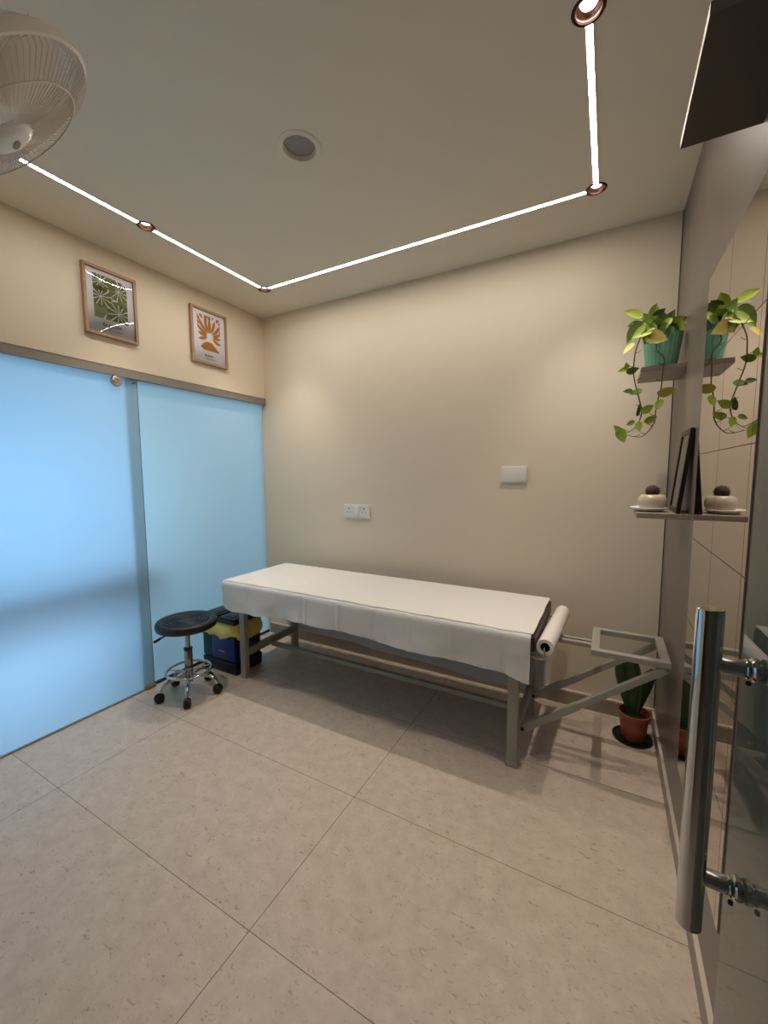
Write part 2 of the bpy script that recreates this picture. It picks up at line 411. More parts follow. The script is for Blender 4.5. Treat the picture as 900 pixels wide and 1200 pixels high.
for k, (x, y) in enumerate(spots):
    l = bpy.data.lights.new('spot_beam', 'SPOT'); l.energy = SPOT_W; l.color = (1, .88, .75); l.spot_size = math.radians(80); l.spot_blend = 1.0; l.shadow_soft_size = .012
    o = bpy.data.objects.new('spot_beam', l); o.location = (x, y, H-.001); C.objects.link(o)
# round unlit ceiling fitting
t = thing('ceiling_downlight', 'round unlit ceiling fitting with a grey disc in the middle of the ceiling', 'ceiling light', (1.455, -1.233, H))
b = B(); lathe(b, [(.060, .014), (.062, .004), (.066, -.004), (.078, -.005), (.086, -.002), (.087, .0)], (1.455, -1.233, H), 48); obj('rim', b, M['ceil'], t, 40)
b = B(); lathe(b, [(0, .009), (.05, .010), (.061, .012), (.061, .016), (0, .016)], (1.455, -1.233, H), 40); obj('grey_disc', b, M['grey_pl'], t, 60)

# ------------------------------------------------------------------ examination bench
Z0, Z1 = .60, .682
t = thing('examination_bench', 'long examination bench with grey steel legs against the back wall', 'bench', (1.33, -.45, 0))
b = B(); box(b, (.33, -.762, Z0), (2.335, -.155, Z1-.004), .018, seg=3); obj('mattress', b, M['leather'], t, 40)
legs = [(.435, -.700), (2.238, -.700), (.430, -.185), (2.243, -.215)]
for x, y in legs:
    b = B(); box(b, (x-.024, y-.019, .012), (x+.024, y+.019, Z0), .003); lg = obj('leg', b, M['pframe'], t, 30)
    b = B(); box(b, (x-.028, y-.023, 0), (x+.028, y+.023, .028), .004); obj('foot_cap', b, M['pframe'], lg, 30)
b = B(); bar(b, (.435, -.69, .175), (.430, -.19, .175), .028, .055); obj('cross_rail', b, M['pframe'], t)
b = B(); bar(b, (2.238, -.69, .150), (2.243, -.21, .150), .028, .055); obj('cross_rail', b, M['pframe'], t)
b = B(); bar(b, (.445, -.445, .150), (2.23, -.450, .150), .028, .028); obj('stretcher', b, M['pframe'], t)
for y in (-.69, -.20):
    b = B(); bar(b, (.44, y, Z0-.018), (2.23, y, Z0-.018), .03, .036); obj('top_rail', b, M['pframe'], t)
# folding end frame: tray ring, two slide rails, two struts
TX0, TX1, TY0, TY1, TZ = 2.553, 2.853, -.612, -.292, .595
b = B()
w = .034
for p, q_ in (((TX0, TY0+w/2, TZ), (TX1, TY0+w/2, TZ)), ((TX0, TY1-w/2, TZ), (TX1, TY1-w/2, TZ)), ((TX0+w/2, TY0+w-.003, TZ), (TX0+w/2, TY1-w+.003, TZ)), ((TX1-w/2, TY0+w-.003, TZ), (TX1-w/2, TY1-w+.003, TZ))):
    bar(b, p, q_, w, .026, .003)
obj('end_frame', b, M['pframe'], t)
for y in (-.425, -.470):
    b = B(); bar(b, (2.20, y, TZ-.0215), (TX0+.020, y, TZ-.0215), .026, .019); obj('slide_rail', b, M['pframe'], t)
for y0, y1 in ((-.625, TY0+.017), (-.287, TY1-.017)):
    A = Vector((2.272, y0, .155)); D = Vector((2.836, y1, TZ-.022)); Mid = A.lerp(D, .42)
    b = B(); bar(b, A, Mid, .020, .036); bar(b, Mid-(D-A)*.06, D, .026, .028); s = obj('strut', b, M['pframe'], t)
    b = B(); cyl(b, A+Vector((0, -.016, 0)), A+Vector((0, .016, 0)), .008); obj('bolt', b, M['dark'], s)
# roll holder and paper roll
RA, RB = Vector((2.374, -.735, .628)), Vector((2.396, -.165, .620))
dr = (RB-RA).normalized()
for p, k in ((RA, -1), (RB, 1)):
    b = B(); tube(b, [p-dr*.02*k, p+dr*.008*k, p+dr*.010*k+Vector((0, 0, -.05)), Vector((2.34, p.y+.01*k, .575)), Vector((2.31, p.y+.01*k, .590))], .005, 8); obj('roll_holder', b, M['steel'], t, 40)
t = thing('paper_roll', 'white paper roll held at the right end of the bench', 'paper roll', RA)
L = (RB-RA).length
b = B(); lathe(b, [(.021, 0), (.036, 0), (.0375, .002), (.0375, L-.002), (.036, L), (.021, L)], RA, 40, dr, closed=True); obj('paper', b, M['roll'], t, 40)
b = B(); lathe(b, [(.0172, .002), (.0208, .002), (.0208, L-.002), (.0172, L-.002)], RA, 32, dr, closed=True); obj('core', b, M['dark'], t, 40)

# sheets: a long drape over the bench and a paper sheet on top of it
def sheet(name, prof, x0, x1, nx, thick, m, disp, sub=True):
    b = B(); rows = []
    for i in range(nx+1):
        u = i/nx; x = x0+(x1-x0)*u
        rows.append([b.verts.new(disp(x, y, z, s, u)) for (y, z, s) in prof(x)])
    for i in range(nx):
        for j in range(len(rows[0])-1):
            b.faces.new((rows[i][j], rows[i+1][j], rows[i+1][j+1], rows[i][j+1]))
    bmesh.ops.recalc_face_normals(b, faces=b.faces)
    bmesh.ops.solidify(b, geom=b.faces[:], thickness=-thick)
    return obj(name, b, m, None, 60)
from mathutils import noise as mn
def nz(x, y, z, f): return mn.noise(Vector((x*f, y*f, z*f)))
def drape_prof(x):
    u = (x-.33)/2.0
    # back fall, top, front fall
    p = []
    zb = .165-.08*u+.01*math.sin(x*9)
    for k in range(9): p.append((-.140+.006*math.sin(k+x*7), zb+(Z1-.03-zb)*k/8, 0))
    p += [(-.146, Z1-.012, 0), (-.158, Z1+.001, 0)]
    for k in range(1, 12): p.append((-.158-.590*k/12, Z1+.001, 1))
    p += [(-.752, Z1+.001, 1), (-.764, Z1-.003, 2), (-.771, Z1-.013, 2)]
    fall = .165+.012*math.sin(x*3.1+1)
    if x < .42: fall *= .80+.2*math.sqrt(max(0, (x-.318)/.102))
    if x > 2.2: fall += .030*(x-2.2)/.12
    for k in range(1, 13): p.append((-.773-.012*(k/12)*(.6+.5*math.sin(x*5)), Z1-.013-fall*k/12, 2+k/12))
    return p
folds = [.56, .80, 1.045, 1.285, 1.50, 1.73, 1.955, 2.19]
def drape_disp(x, y, z, s, u):
    if s >= 2:
        k = s-2
        fs_ = [.318]+folds+[2.33]; pi_ = max(i for i, f in enumerate(fs_[:-1]) if x >= f-1e-6); pu = (x-fs_[pi_])/(fs_[pi_+1]-fs_[pi_])
        y += -.010*math.sin(PI*min(1, max(0, pu)))*(.25+.75*k)
        cre = sum(math.exp(-((x-f)/.009)**2) for f in folds)
        y += -.007*cre*(.9+.6*k) - .016*nz(x, 0, z, 5)*k - .007*nz(x, 1, z, 16)*k - .012*k*math.sin(x*11+1)*.5
        z += .004*nz(x, 3, z, 9)*k
    elif s == 0 and z < Z1-.03: y += .012*nz(x, 0, z, 4)
    if s == 1: z += .0008*nz(x, y, 0, 12)
    # left end curls in
    if s >= 2: x += .022*(s-2)*max(0, 1-u/.08)
    return Vector((x, y, z))
o = sheet('drape_sheet', drape_prof, .318, 2.318, 200, .0012, M['cloth2'], drape_disp)
tag(o, 'greyish white sheet hanging down the front and back of the examination bench', 'sheet')
def top_prof(x):
    e = -.755+.006*nz(x, 0, 0, 7)+.006*nz(x, 5, 0, 25)
    p = []
    for k in range(25): p.append((-.150+(e+.150)*k/24, Z1+.0030, k/24))
    return p
def top_disp(x, y, z, s, u):
    z += .0012*nz(x, y, 0, 6)+.0010
    z += .0016*math.exp(-((x-(.80+.1*s))/.008)**2)+.0016*math.exp(-((x-(1.62-.05*s))/.008)**2)
    if s > .93: z += .0035*abs(nz(x, 2, 0, 14))*(s-.93)/.07
    return Vector((x+(.004 if u > .5 else -.002)*nz(y, 0, 0, 8), y, z))
o = sheet('paper_sheet', top_prof, .322, 2.325, 260, .0008, M['cloth'], top_disp)
tag(o, 'smooth white sheet with a ragged front edge lying flat on top of the bench', 'sheet')

# ------------------------------------------------------------------ stool
SX, SY = .287, -1.022
t = thing('rolling_stool', 'round black rolling stool with chrome foot ring before the frosted glass', 'stool', (SX, SY, 0))
b = B()
pr = [(0, .486), (.05, .486)]
for r in (.045, .068, .091, .114): pr += [(r, .484), (r+.005, .490), (r+.012, .490), (r+.017, .484)]
pr += [(.140, .489), (.160, .494), (.172, .490), (.179, .478), (.180, .462), (.176, .448), (.165, .442), (.05, .440), (0, .440)]
lathe(b, pr, (SX, SY, 0), 64); obj('seat', b, M['seat'], t, 50)
b = B(); cyl(b, (SX, SY, .29), (SX, SY, .441), .014, 24); obj('gas_spring', b, M['brushed'], t, 40)
b = B(); lathe(b, [(0, .085), (.022, .085), (.024, .09), (.024, .30), (.022, .303), (0, .303)], (SX, SY, 0), 32); obj('column', b, M['brushed'], t, 40)
b = B(); lathe(b, [(.0245, .290), (.026, .292), (.026, .306), (.0145, .309)], (SX, SY, 0), 32); obj('collar', b, M['blackpl'], t, 40)
b = B(); lathe(b, [(.0243, .178), (.0255, .180), (.0255, .186), (.0243, .188)], (SX, SY, 0), 32); obj('collar', b, M['blackpl'], t, 40)
b = B(); tube(b, smoothpath([(SX+.02, SY-.03, .436), (SX-.01, SY-.10, .432), (SX-.035, SY-.145, .415), (SX-.055, SY-.185, .395)], 4), [.005]*9+[.008]*4, 10); obj('lever', b, M['blackpl'], t, 50)
b = B(); tube(b, [(SX+.132*math.cos(a*PI/24), SY+.132*math.sin(a*PI/24), .160) for a in range(48)], .0085, 12, closed=True)
for k in range(5):
    a = math.radians(-113+72*k+36); tube(b, [(SX+.022*math.cos(a), SY+.022*math.sin(a), .150), (SX+.130*math.cos(a), SY+.130*math.sin(a), .158)], .0045, 8)
obj('foot_ring', b, M['chrome'], t, 50)
for k in range(5):
    a = math.radians(-113+72*k); d = Vector((math.cos(a), math.sin(a), 0)); P = lambda r, z: Vector((SX, SY, 0))+d*r+Vector((0, 0, z))
    b = B(); tube(b, smoothpath([P(.018, .112), (P(.07, .122)), P(.125, .115), P(.158, .095), P(.170, .062)], 5), .012, 12); lg = obj('leg', b, M['chrome'], t, 50)
    s = Vector((-d.y, d.x, 0)); c = P(.176, .027)
    b = B()
    for k2 in (-1, 1):
        lathe(b, [(0, -.008), (.022, -.008), (.027, -.004), (.027, .004), (.022, .008), (0, .008)], c+s*k2*.0125, 24, s)
    lathe(b, [(0, -.022), (.006, -.022), (.006, .022), (0, .022)], c, 12, s)
    cyl(b, P(.170, .045), P(.170, .066), .011, 16)
    lathe(b, [(.0, -.004), (.030, -.004), (.030, .004), (0, .004)], c+Vector((0, 0, .004)), 24, s)
    obj('caster', b, M['blackpl'], lg, 40)

# ------------------------------------------------------------------ waste bin
BX0, BX1, BY0, BY1, BZ = .035, .375, -.725, -.485, .365
t = thing('waste_bin', 'black lidded waste bin with blue and green fronts and a yellow liner', 'bin', ((BX0+BX1)/2, (BY0+BY1)/2, 0))
def tapered(bm, x0, x1, y0, y1, z0, z1, tp, bev=.012, mi=0):
    tt = bmesh.new(); box(tt, (x0, y0, z0), (x1, y1, z1), bev)
    cx, cy = (x0+x1)/2, (y0+y1)/2
    for v in tt.verts:
        k = 1-tp*(z1-v.co.z)/(z1-z0); v.co.x = cx+(v.co.x-cx)*k; v.co.y = cy+(v.co.y-cy)*k
    merge(bm, tt, mi)
b = B(); tapered(b, BX0, BX1, BY0, BY1, .0, BZ, .05); tapered(b, BX0-.004, BX1+.004, BY0-.006, BY1+.004, 0, .085, .03); obj('body', b, M['binblack'], t, 40)
b = B(); tapered(b, BX0+.095, BX1-.008, BY0-.004, BY0+.02, .095, BZ-.02, .0, .004); obj('blue_panel', b, M['blue'], t, 40, 'blue front panel with white lettering')
b = B(); tapered(b, BX0+.006, BX0+.090, BY0-.003, BY0+.02, .095, BZ-.02, .0, .004); obj('green_panel', b, M['bingreen'], t, 40, 'dark green front panel')
b = B(); tapered(b, BX1-.02, BX1+.003, BY0+.03, BY0+.15, .12, BZ-.02, .0, .004); obj('side_panel', b, M['blue'], t, 40, 'blue side panel')
yf = BY0-.0045
fm = Matrix(((1, 0, 0, 0), (0, 0, -1, 0), (0, 1, 0, 0), (0, 0, 0, 1)))   # x right, y up, facing -y
def at(mx, x, y, z): r = mx.copy(); r.translation = Vector((x, y, z)); return r
text('lettering', 'RECYCLE', .021, at(fm, .215, yf, .262), M['paper'], t)
text('lettering', 'WASTE', .017, at(fm, .235, yf, .155), M['paper'], t)
text('lettering', 'WET', .020, at(fm, .085, yf, .268), M['grey_ink'], t)
sm_ = Matrix(((0, 0, 1, 0), (1, 0, 0, 0), (0, 1, 0, 0), (0, 0, 0, 1)))   # facing +x
text('lettering', 'WASTE', .020, at(sm_, BX1+.0035, -.635, .26), M['grey_ink'], t)
# yellow liner: crumpled skirt around the rim
b = B(); ring = []; N_ = 120
def rim(a, grow):
    cx, cy = (BX0+BX1)/2, (BY0+BY1)/2; hx, hy = (BX1-BX0)/2+grow, (BY1-BY0)/2+grow
    c, s = math.cos(a), math.sin(a); k = (abs(c)**6+abs(s)**6)**(-1/6)
    return cx+hx*c*k, cy+hy*s*k
rows = []
for j in range(8):
    v = j/7; row = []
    for i in range(N_):
        a = 2*PI*i/N_
        g_ = .008+.020*math.sin(v*PI*.75)+.007*nz(math.cos(a)*2, math.sin(a)*2, v*2, 4)+.004*math.sin(a*22+3*nz(a, v, 0, 1))*v
        x, y = rim(a, g_)
        depth = .100+.03*nz(math.cos(a), math.sin(a), 3, 2.2)+(.035 if PI*.98 < a < PI*1.22 else 0)+(.02 if a < .9 or a > 5.6 else 0)
        z = .372-v*depth-.006*nz(a, v, 1, 3)
        row.append(b.verts.new((max(x, .002), y, z)))
    rows.append(row)
for j in range(7):
    for i in range(N_): b.faces.new((rows[j][i], rows[j][(i+1) % N_], rows[j+1][(i+1) % N_], rows[j+1][i]))
bmesh.ops.recalc_face_normals(b, faces=b.faces); bmesh.ops.solidify(b, geom=b.faces[:], thickness=.001)
obj('liner_bag', b, M['yellow'], t, 80)
b = B(); box(b, (BX0-.012, BY0-.022, .368), (BX1+.018, BY1+.012, .392), .009, seg=3)
cx = (BX0+BX1)/2
box(b, (BX0+.002, BY0-.005, .390), (cx-.012, BY1-.005, .404), .005); box(b, (cx+.012, BY0-.005, .390), (BX1+.004, BY1-.005, .404), .005)
box(b, (BX0+.03, BY0+.02, .402), (cx-.04, BY1-.03, .409), .003); box(b, (cx+.04, BY0+.02, .402), (BX1-.03, BY1-.03, .409), .003)
obj('lid', b, M['blackpl'], t, 40)

# ------------------------------------------------------------------ snake plant at the foot of the back wall
PX, PY = 2.760, -.195
t = thing('plant_saucer', 'dark saucer on the floor under the terracotta pot', 'saucer', (PX, PY, 0)) if False else None
b = B(); lathe(b, [(0, 0), (.078, 0), (.090, .014), (.092, .015), (.088, .010), (.075, .005), (0, .005)], (PX-.004, PY, 0), 40)
tag(obj('saucer', b, M['dark'], None, 40), 'black round saucer on the floor under the terracotta pot', 'saucer')
t = thing('potted_snake_plant', 'dark green upright plant in a terracotta pot on the floor by the right wall', 'plant', (PX, PY, .006))
b = B(); lathe(b, [(0, .006), (.052, .006), (.055, .010), (.068, .125), (.074, .127), (.076, .150), (.071, .151), (.068, .130), (.062, .118), (0, .118)], (PX, PY, 0), 40); obj('pot', b, M['terra'], t, 40)
b = B(); lathe(b, [(0, .128), (.03, .126), (.066, .122), (.060, .116), (0, .116)], (PX, PY, 0), 24); obj('soil', b, M['soil'], t, 60)
def blade(bm, base, tip, w, bend, twist, n=10, mi=0):
    base, tip = Vector(base), Vector(tip); d = tip-base; side = Vector((math.cos(twist), math.sin(twist), 0)); out = d.cross(side).normalized()
    rows = []
    for i in range(n+1):
        u = i/n; c = base+d*u+Vector(bend)*math.sin(u*PI/2)**2
        ww = w*(.45+.75*math.sin(min(1, u*1.25)*PI*.62))*(1 if u < .72 else max(.03, math.sqrt(max(0, 1-((u-.72)/.28)**2))))*.5
        rows.append([bm.verts.new(c-side*ww+out*ww*.35), bm.verts.new(c-side*ww*.8+out*ww*.22), bm.verts.new(c), bm.verts.new(c+side*ww*.8+out*ww*.22), bm.verts.new(c+side*ww+out*ww*.35)])
    fs = []
    for i in range(n):
        for j in range(4):
            f = bm.faces.new((rows[i][j], rows[i][j+1], rows[i+1][j+1], rows[i+1][j])); f.material_index = 1 if j in (0, 3) else 0; fs.append(f)
    return fs
for tip, w, bend, tw in (((-.055, .0, .40), .062, (-.015, 0, 0), .1), ((-.015, -.012, .43), .070, (-.01, 0, 0), -.2), ((.035, .0, .38), .060, (.03, 0, 0), .3), ((.060, .03, .35), .050, (.012, .02, 0), 1.2), ((.0, .03, .37), .05, (0, .03, 0), .5), ((-.04, .035, .34), .045, (-.02, .02, 0), .9)):
    b = B(); p = Vector((PX+tip[0]*.25, PY+tip[1]*.3, .12))
    fs = blade(b, p, Vector((PX+tip[0]*1.05, PY+tip[1], tip[2]+.02)), w, bend, tw)
    bmesh.ops.recalc_face_normals(b, faces=b.faces); bmesh.ops.solidify(b, geom=b.faces[:], thickness=.002)
    obj('leaf', b, [M['snake'], M['snake_edge']], t, 60)

# ------------------------------------------------------------------ shelves on the right wall
UZ, LZ = 1.872, 1.243
b = B(); box(b, (W-.168, -.409, UZ-.022), (W, -.141, UZ), .0012); tag(obj('wall_shelf', b, M['shelf']), 'upper taupe shelf on the right wall carrying the green pot', 'shelf', 'taupe wall shelves')
b = B(); box(b, (W-.173, -.729, LZ-.020), (W, -.486, LZ), .0012); tag(obj('wall_shelf', b, M['shelf']), 'lower taupe shelf on the right wall carrying the cactus and the black frame', 'shelf', 'taupe wall shelves')
# wall mirror of 3 x 6 bevelled tiles
t = thing('wall_mirror', 'wall mirror made of square mirror tiles on the right wall', 'mirror', (W, -1.12, .295))
b = B()
MY = [-.812, -1.118, -1.424, -1.452]; MZ = [.2945, .578, .873, 1.167, 1.463, 1.757, 2.047]
b2 = B()
for i in range(3):
    for j in range(6):
        tt = bmesh.new(); e = .0012
        ya, yb, za, zb = MY[i+1]+e, MY[i]-e, MZ[j]+e, MZ[j+1]-e
        v = [tt.verts.new((W-.004, y, z)) for y, z in ((ya, za), (yb, za), (yb, zb), (ya, zb))]
        v2 = [tt.verts.new((W-.001, y, z)) for y, z in ((ya, za), (yb, za), (yb, zb), (ya, zb))]
        tt.faces.new(v); tt.faces.new(v2[::-1])
        for k in range(4): tt.faces.new((v[k], v[(k+1) % 4], v2[(k+1) % 4], v2[k]))
        bmesh.ops.recalc_face_normals(tt, faces=tt.faces)
        merge(b, tt)
obj('mirror_tiles', b, M['mirror'], t)
box(b2, (W-.0012, MY[3], MZ[0]), (W+.0, MY[0], MZ[6])); obj('backing', b2, M['mirror_edge'], t)

# ------------------------------------------------------------------ pothos in mint pot
GX, GY = 2.782, -.300
t = thing('trailing_pothos', 'trailing pothos with yellow green leaves in a ribbed mint green pot', 'plant', (GX, GY, UZ))
b = B(); tt = bmesh.new(); n = 96
pr = [(.056, 0), (.058, .004), (.0765, .140), (.079, .142), (.080, .150), (.076, .151), (.073, .146)]
rings = []
for r, z in pr:
    rings.append([tt.verts.new(((r+(.0020 if (k % 4 < 2 and .003 < z < .141) else 0))*math.cos(2*PI*k/n), (r+(.0020 if (k % 4 < 2 and .003 < z < .141) else 0))*math.sin(2*PI*k/n), z)) for k in range(n)])
for A, D in zip(rings, rings[1:]):
    for k in range(n): tt.faces.new((A[k], A[(k+1) % n], D[(k+1) % n], D[k]))
tt.faces.new(rings[0][::-1]); merge(b, tt, 0, Matrix.Translation((GX, GY, UZ+.005))); obj('pot', b, M['gpot'], t, 50)
b = B(); lathe(b, [(0, 0), (.060, 0), (.068, .010), (.066, .010), (.058, .004), (0, .004)], (GX, GY, UZ+.0005), 40); obj('pot_saucer', b, M['acrylic'], t, 40)
b = B(); lathe(b, [(0, .140), (.074, .136), (.07, .12), (0, .12)], (GX, GY, UZ), 24); obj('soil', b, M['soil'], t)
def leaf(bm, c, size, ang, mi, tilt=.0, fold=.25, wid=.72, roll=.0):
    """heart shaped leaf: c centre, ang tip direction in the x-z plane, tilt turns the face away from the viewer"""
    pts = [(-.5, 0), (-.46, .20), (-.30, .40), (-.08, .46), (.15, .38), (.34, .22), (.47, .07), (.56, 0)]
    n = len(pts)
    mt = Matrix.Translation(Vector(c)) @ Matrix.Rotation(-ang, 4, 'Y') @ Matrix.Rotation(tilt, 4, 'X') @ Matrix.Rotation(roll, 4, 'Z')
    mid, up_, dn = [], [], []
    for i, (u, v) in enumerate(pts):
        curve = -.14*(u+.1)**2
        mid.append(bm.verts.new(mt @ (Vector((u, curve-.0, 0))*size)))
        if 0 < i < n-1:
            up_.append(bm.verts.new(mt @ (Vector((u, curve-fold*v, v*wid))*size))); dn.append(bm.verts.new(mt @ (Vector((u, curve-fold*v, -v*wid))*size)))
        else: up_.append(None); dn.append(None)
    # notch at the heart base
    for S in (up_, dn):
        for i in range(n-1):
            q_ = [mid[i], mid[i+1]] + ([S[i+1]] if S[i+1] else []) + ([S[i]] if S[i] else [])
            if len(q_) >= 3:
                f = bm.faces.new(q_); f.material_index = mi
v1 = [(2.740, -.33, 2.03), (2.705, -.40, 2.035), (2.677, -.435, 1.953), (2.670, -.435, 1.895), (2.671, -.435, 1.835), (2.685, -.43, 1.774), (2.701, -.43, 1.713), (2.709, -.43, 1.674), (2.701, -.43, 1.630), (2.680, -.43, 1.597), (2.648, -.43, 1.576)]
v2 = [(2.775, -.34, 2.03), (2.757, -.40, 1.985), (2.754, -.43, 1.935), (2.780, -.435, 1.894), (2.778, -.435, 1.822), (2.776, -.43, 1.765), (2.767, -.43, 1.721), (2.761, -.43, 1.670), (2.759, -.43, 1.626), (2.739, -.43, 1.586), (2.708, -.43, 1.561), (2.654, -.43, 1.572)]
for v in (v1, v2):
    b = B(); P_ = smoothpath(v, 5); tube(b, P_, [.0026]*(len(P_)-12)+[.0022-.0001*k for k in range(12)], 7)
    for k in range(12, len(P_)-3, 5):
        d = random.choice((-1, 1)); tube(b, [P_[k], P_[k]+Vector((d*.012, -.004, .003)), P_[k]+Vector((d*.022, -.006, .010))], .0013, 5)
    obj('vine', b, M['stem'] if v is v1 else [M['stem']], t, 60)
b = B()
# crown leaves: x, y, z, size, tip angle, colour, tilt
D = math.radians
for x, y, z, s, a, c, ti in ((2.660, -.35, 2.125, .080, 165, 1, .5), (2.690, -.34, 2.103, .090, 185, 3, .9), (2.738, -.34, 2.122, .080, 70, 1, .5), (2.712, -.36, 2.058, .085, 190, 3, .7),
        (2.672, -.39, 2.030, .105, 235, 0, .3), (2.700, -.41, 2.020, .095, 215, 1, .4), (2.724, -.40, 2.014, .085, 250, 0, .3), (2.750, -.42, 1.990, .090, 335, 2, .15), (2.765, -.33, 2.085, .07, 100, 0, .4), (2.797, -.34, 2.072, .075, 20, 1, .6),
        (2.826, -.34, 2.060, .075, 340, 0, .5), (2.838, -.35, 2.050, .06, 300, 1, .4), (2.800, -.40, 2.013, .045, 260, 3, .3), (2.777, -.39, 2.035, .05, 240, 0, .3), (2.805, -.30, 2.105, .065, 60, 0, .7),
        (2.780, -.26, 2.120, .07, 110, 3, .6), (2.750, -.30, 2.10, .07, 130, 0, .8), (2.815, -.27, 2.09, .07, 30, 1, .6), (2.73, -.26, 2.10, .07, 150, 3, .7), (2.770, -.36, 2.060, .06, 30, 3, .5), (2.69, -.28, 2.09, .075, 180, 0, .7),
        (2.79, -.36, 2.05, .05, 300, 0, .3), (2.715, -.37, 2.09, .06, 120, 0, .5), (2.735, -.38, 2.05, .06, 200, 3, .6), (2.685, -.37, 2.07, .06, 170, 1, .8), (2.80, -.37, 2.085, .05, 60, 0, .3), (2.82, -.37, 2.035, .045, 320, 3, .4), (2.755, -.39, 2.065, .05, 350, 1, .7), (2.845, -.30, 2.085, .05, 20, 0, .4), (2.76, -.34, 2.115, .055, 40, 3, .4), (2.70, -.39, 2.045, .05, 260, 3, .4), (2.715, -.41, 1.995, .05, 280, 1, .3), (2.74, -.40, 2.035, .05, 300, 0, .5), (2.665, -.36, 2.075, .055, 200, 3, .6), (2.83, -.37, 2.07, .045, 10, 1, .5), (2.79, -.38, 2.055, .05, 240, 1, .4)):
    leaf(b, (x, y, z), s, D(a), c, ti, roll=random.uniform(-.3, .3))
# petioles of the crown
for a in range(12):
    an = a*PI/6; tube(b, [(GX+.03*math.cos(an), GY+.03*math.sin(an), UZ+.135), (GX+.055*math.cos(an), GY-.02+.05*math.sin(an), UZ+.20), (GX-.02+.075*math.cos(an), GY-.03+.06*math.sin(an), UZ+.22)], .0014, 5, mi=4)
tube(b, smoothpath([(2.69, -.43, 1.600), (2.67, -.435, 1.575), (2.64, -.43, 1.572)], 4), .002, 5, mi=5)
for x, z, s, a, c, ti in ((2.629, 1.859, .042, 190, 1, .3), (2.665, 1.857, .05, 15, 0, .5), (2.641, 1.878, .032, 100, 1, .3), (2.652, 1.765, .038, 175, 3, .4), (2.684, 1.757, .050, 200, 0, .5), (2.692, 1.680, .055, 85, 0, 1.1),
        (2.728, 1.682, .055, 30, 1, .25), (2.743, 1.637, .052, 25, 1, .5), (2.669, 1.623, .036, 200, 0, .3), (2.702, 1.607, .046, 280, 1, .3), (2.636, 1.572, .070, 290, 1, .25), (2.616, 1.601, .042, 130, 0, .5),
        (2.797, 1.754, .075, 5, 2, .75), (2.772, 1.697, .050, 250, 1, .4), (2.648, 1.952, .058, 230, 2, .8)):
    leaf(b, (x, -.437, z), s, D(a), c, ti, roll=random.uniform(-.2, .2))
bmesh.ops.recalc_face_normals(b, faces=b.faces)
o = obj('foliage', b, [M['leaf_a'], M['leaf_b'], M['leaf_c'], M['leaf_d'], M['stem'], M['stem_pale']], t, 60)

# ------------------------------------------------------------------ cactus and frame on the lower shelf
KX, KY = 2.752, -.615
b = B(); lathe(b, [(0, .001), (.045, .001), (.052, .006), (.0655, .014), (.067, .0155), (.0655, .017), (.050, .010), (0, .009)], (KX-.010, KY, LZ), 40)
tag(obj('saucer', b, M['white_pl'], None, 40), 'white round saucer under the small cactus pot on the lower shelf', 'saucer')
t = thing('potted_cactus', 'small round brown cactus in a squat speckled pot on the lower shelf', 'plant', (KX, KY, LZ+.010))
b = B(); lathe(b, [(0, .0105), (.036, .0105), (.046, .018), (.0515, .032), (.0520, .045), (.047, .060), (.038, .068), (.032, .069), (.029, .064), (.034, .055), (0, .052)], (KX, KY, LZ), 48); obj('pot', b, M['ceramic'], t, 50)
b = B(); lathe(b, [(0, .063), (.020, .062), (.030, .058), (.030, .053), (0, .053)], (KX, KY, LZ), 24); obj('soil', b, M['soil'], t)
b = B(); tt = bmesh.new(); bmesh.ops.create_icosphere(tt, subdivisions=3, radius=.024)
for i, v in enumerate(tt.verts):
    a = math.atan2(v.co.y, v.co.x); v.co *= 1+.05*math.cos(a*14); v.co.z *= .95
merge(b, tt, 0, Matrix.Translation((KX, KY, LZ+.082)))
for i in range(150):
    zz = 1-2*(i+.5)/150; r = math.sqrt(1-zz*zz); a = i*2.39996; d = Vector((r*math.cos(a), r*math.sin(a), zz)); c = Vector((KX, KY, LZ+.082))
    if zz < -.75: continue
    tube(b, [c+d*.022, c+d*.0285], [.0012, .0003], 4)
obj('cactus_ball', b, M['cactus'], t, 80)
# black leaning frame
FY0, FY1, FB, FT, FH = -.712, -.50, 2.828, 2.848, .325
t = thing('photo_frame', 'black photo frame leaning on the right wall at the end of the lower shelf', 'photo frame', (FB, (FY0+FY1)/2, LZ))
lean = math.atan2(.030, FH)
fx = Matrix.Translation((FB, 0, LZ+.0005)) @ Matrix.Rotation(lean, 4, 'Y')
def lbox(bm, y0, y1, z0, z1, x0, x1, mi=0, bev=.001):
    tt = bmesh.new(); box(tt, (x0, y0, z0), (x1, y1, z1), bev); merge(bm, tt, mi, fx)
b = B(); fw = .020
lbox(b, FY0, FY0+fw, 0, FH, -.006, .008); lbox(b, FY1-fw, FY1, 0, FH, -.006, .008); lbox(b, FY0+fw, FY1-fw, 0, fw, -.006, .008); lbox(b, FY0+fw, FY1-fw, FH-fw, FH, -.006, .008); lbox(b, FY0+.004, FY1-.004, .004, FH-.004, .004, .007)
obj('frame', b, M['blackw'], t)
b = B(); lbox(b, FY0+fw-.002, FY1-fw+.002, fw-.002, FH-fw+.002, .0005, .0038, bev=0); pp = obj('paper', b, M['paper'], t)
b = B()
for k in range(11):
    z = .06+k*.021; lbox(b, FY0+.05, FY1-.045-(.02 if k % 3 == 0 else 0), z, z+.004, .0, .0008, bev=0)
obj('printed_lines', b, M['grey_ink'], pp)
b = B(); lbox(b, FY0+fw-.001, FY1-fw+.001, fw-.001, FH-fw+.001, -.0025, -.0015, bev=0); obj('glazing', b, M['acrylic'], t)

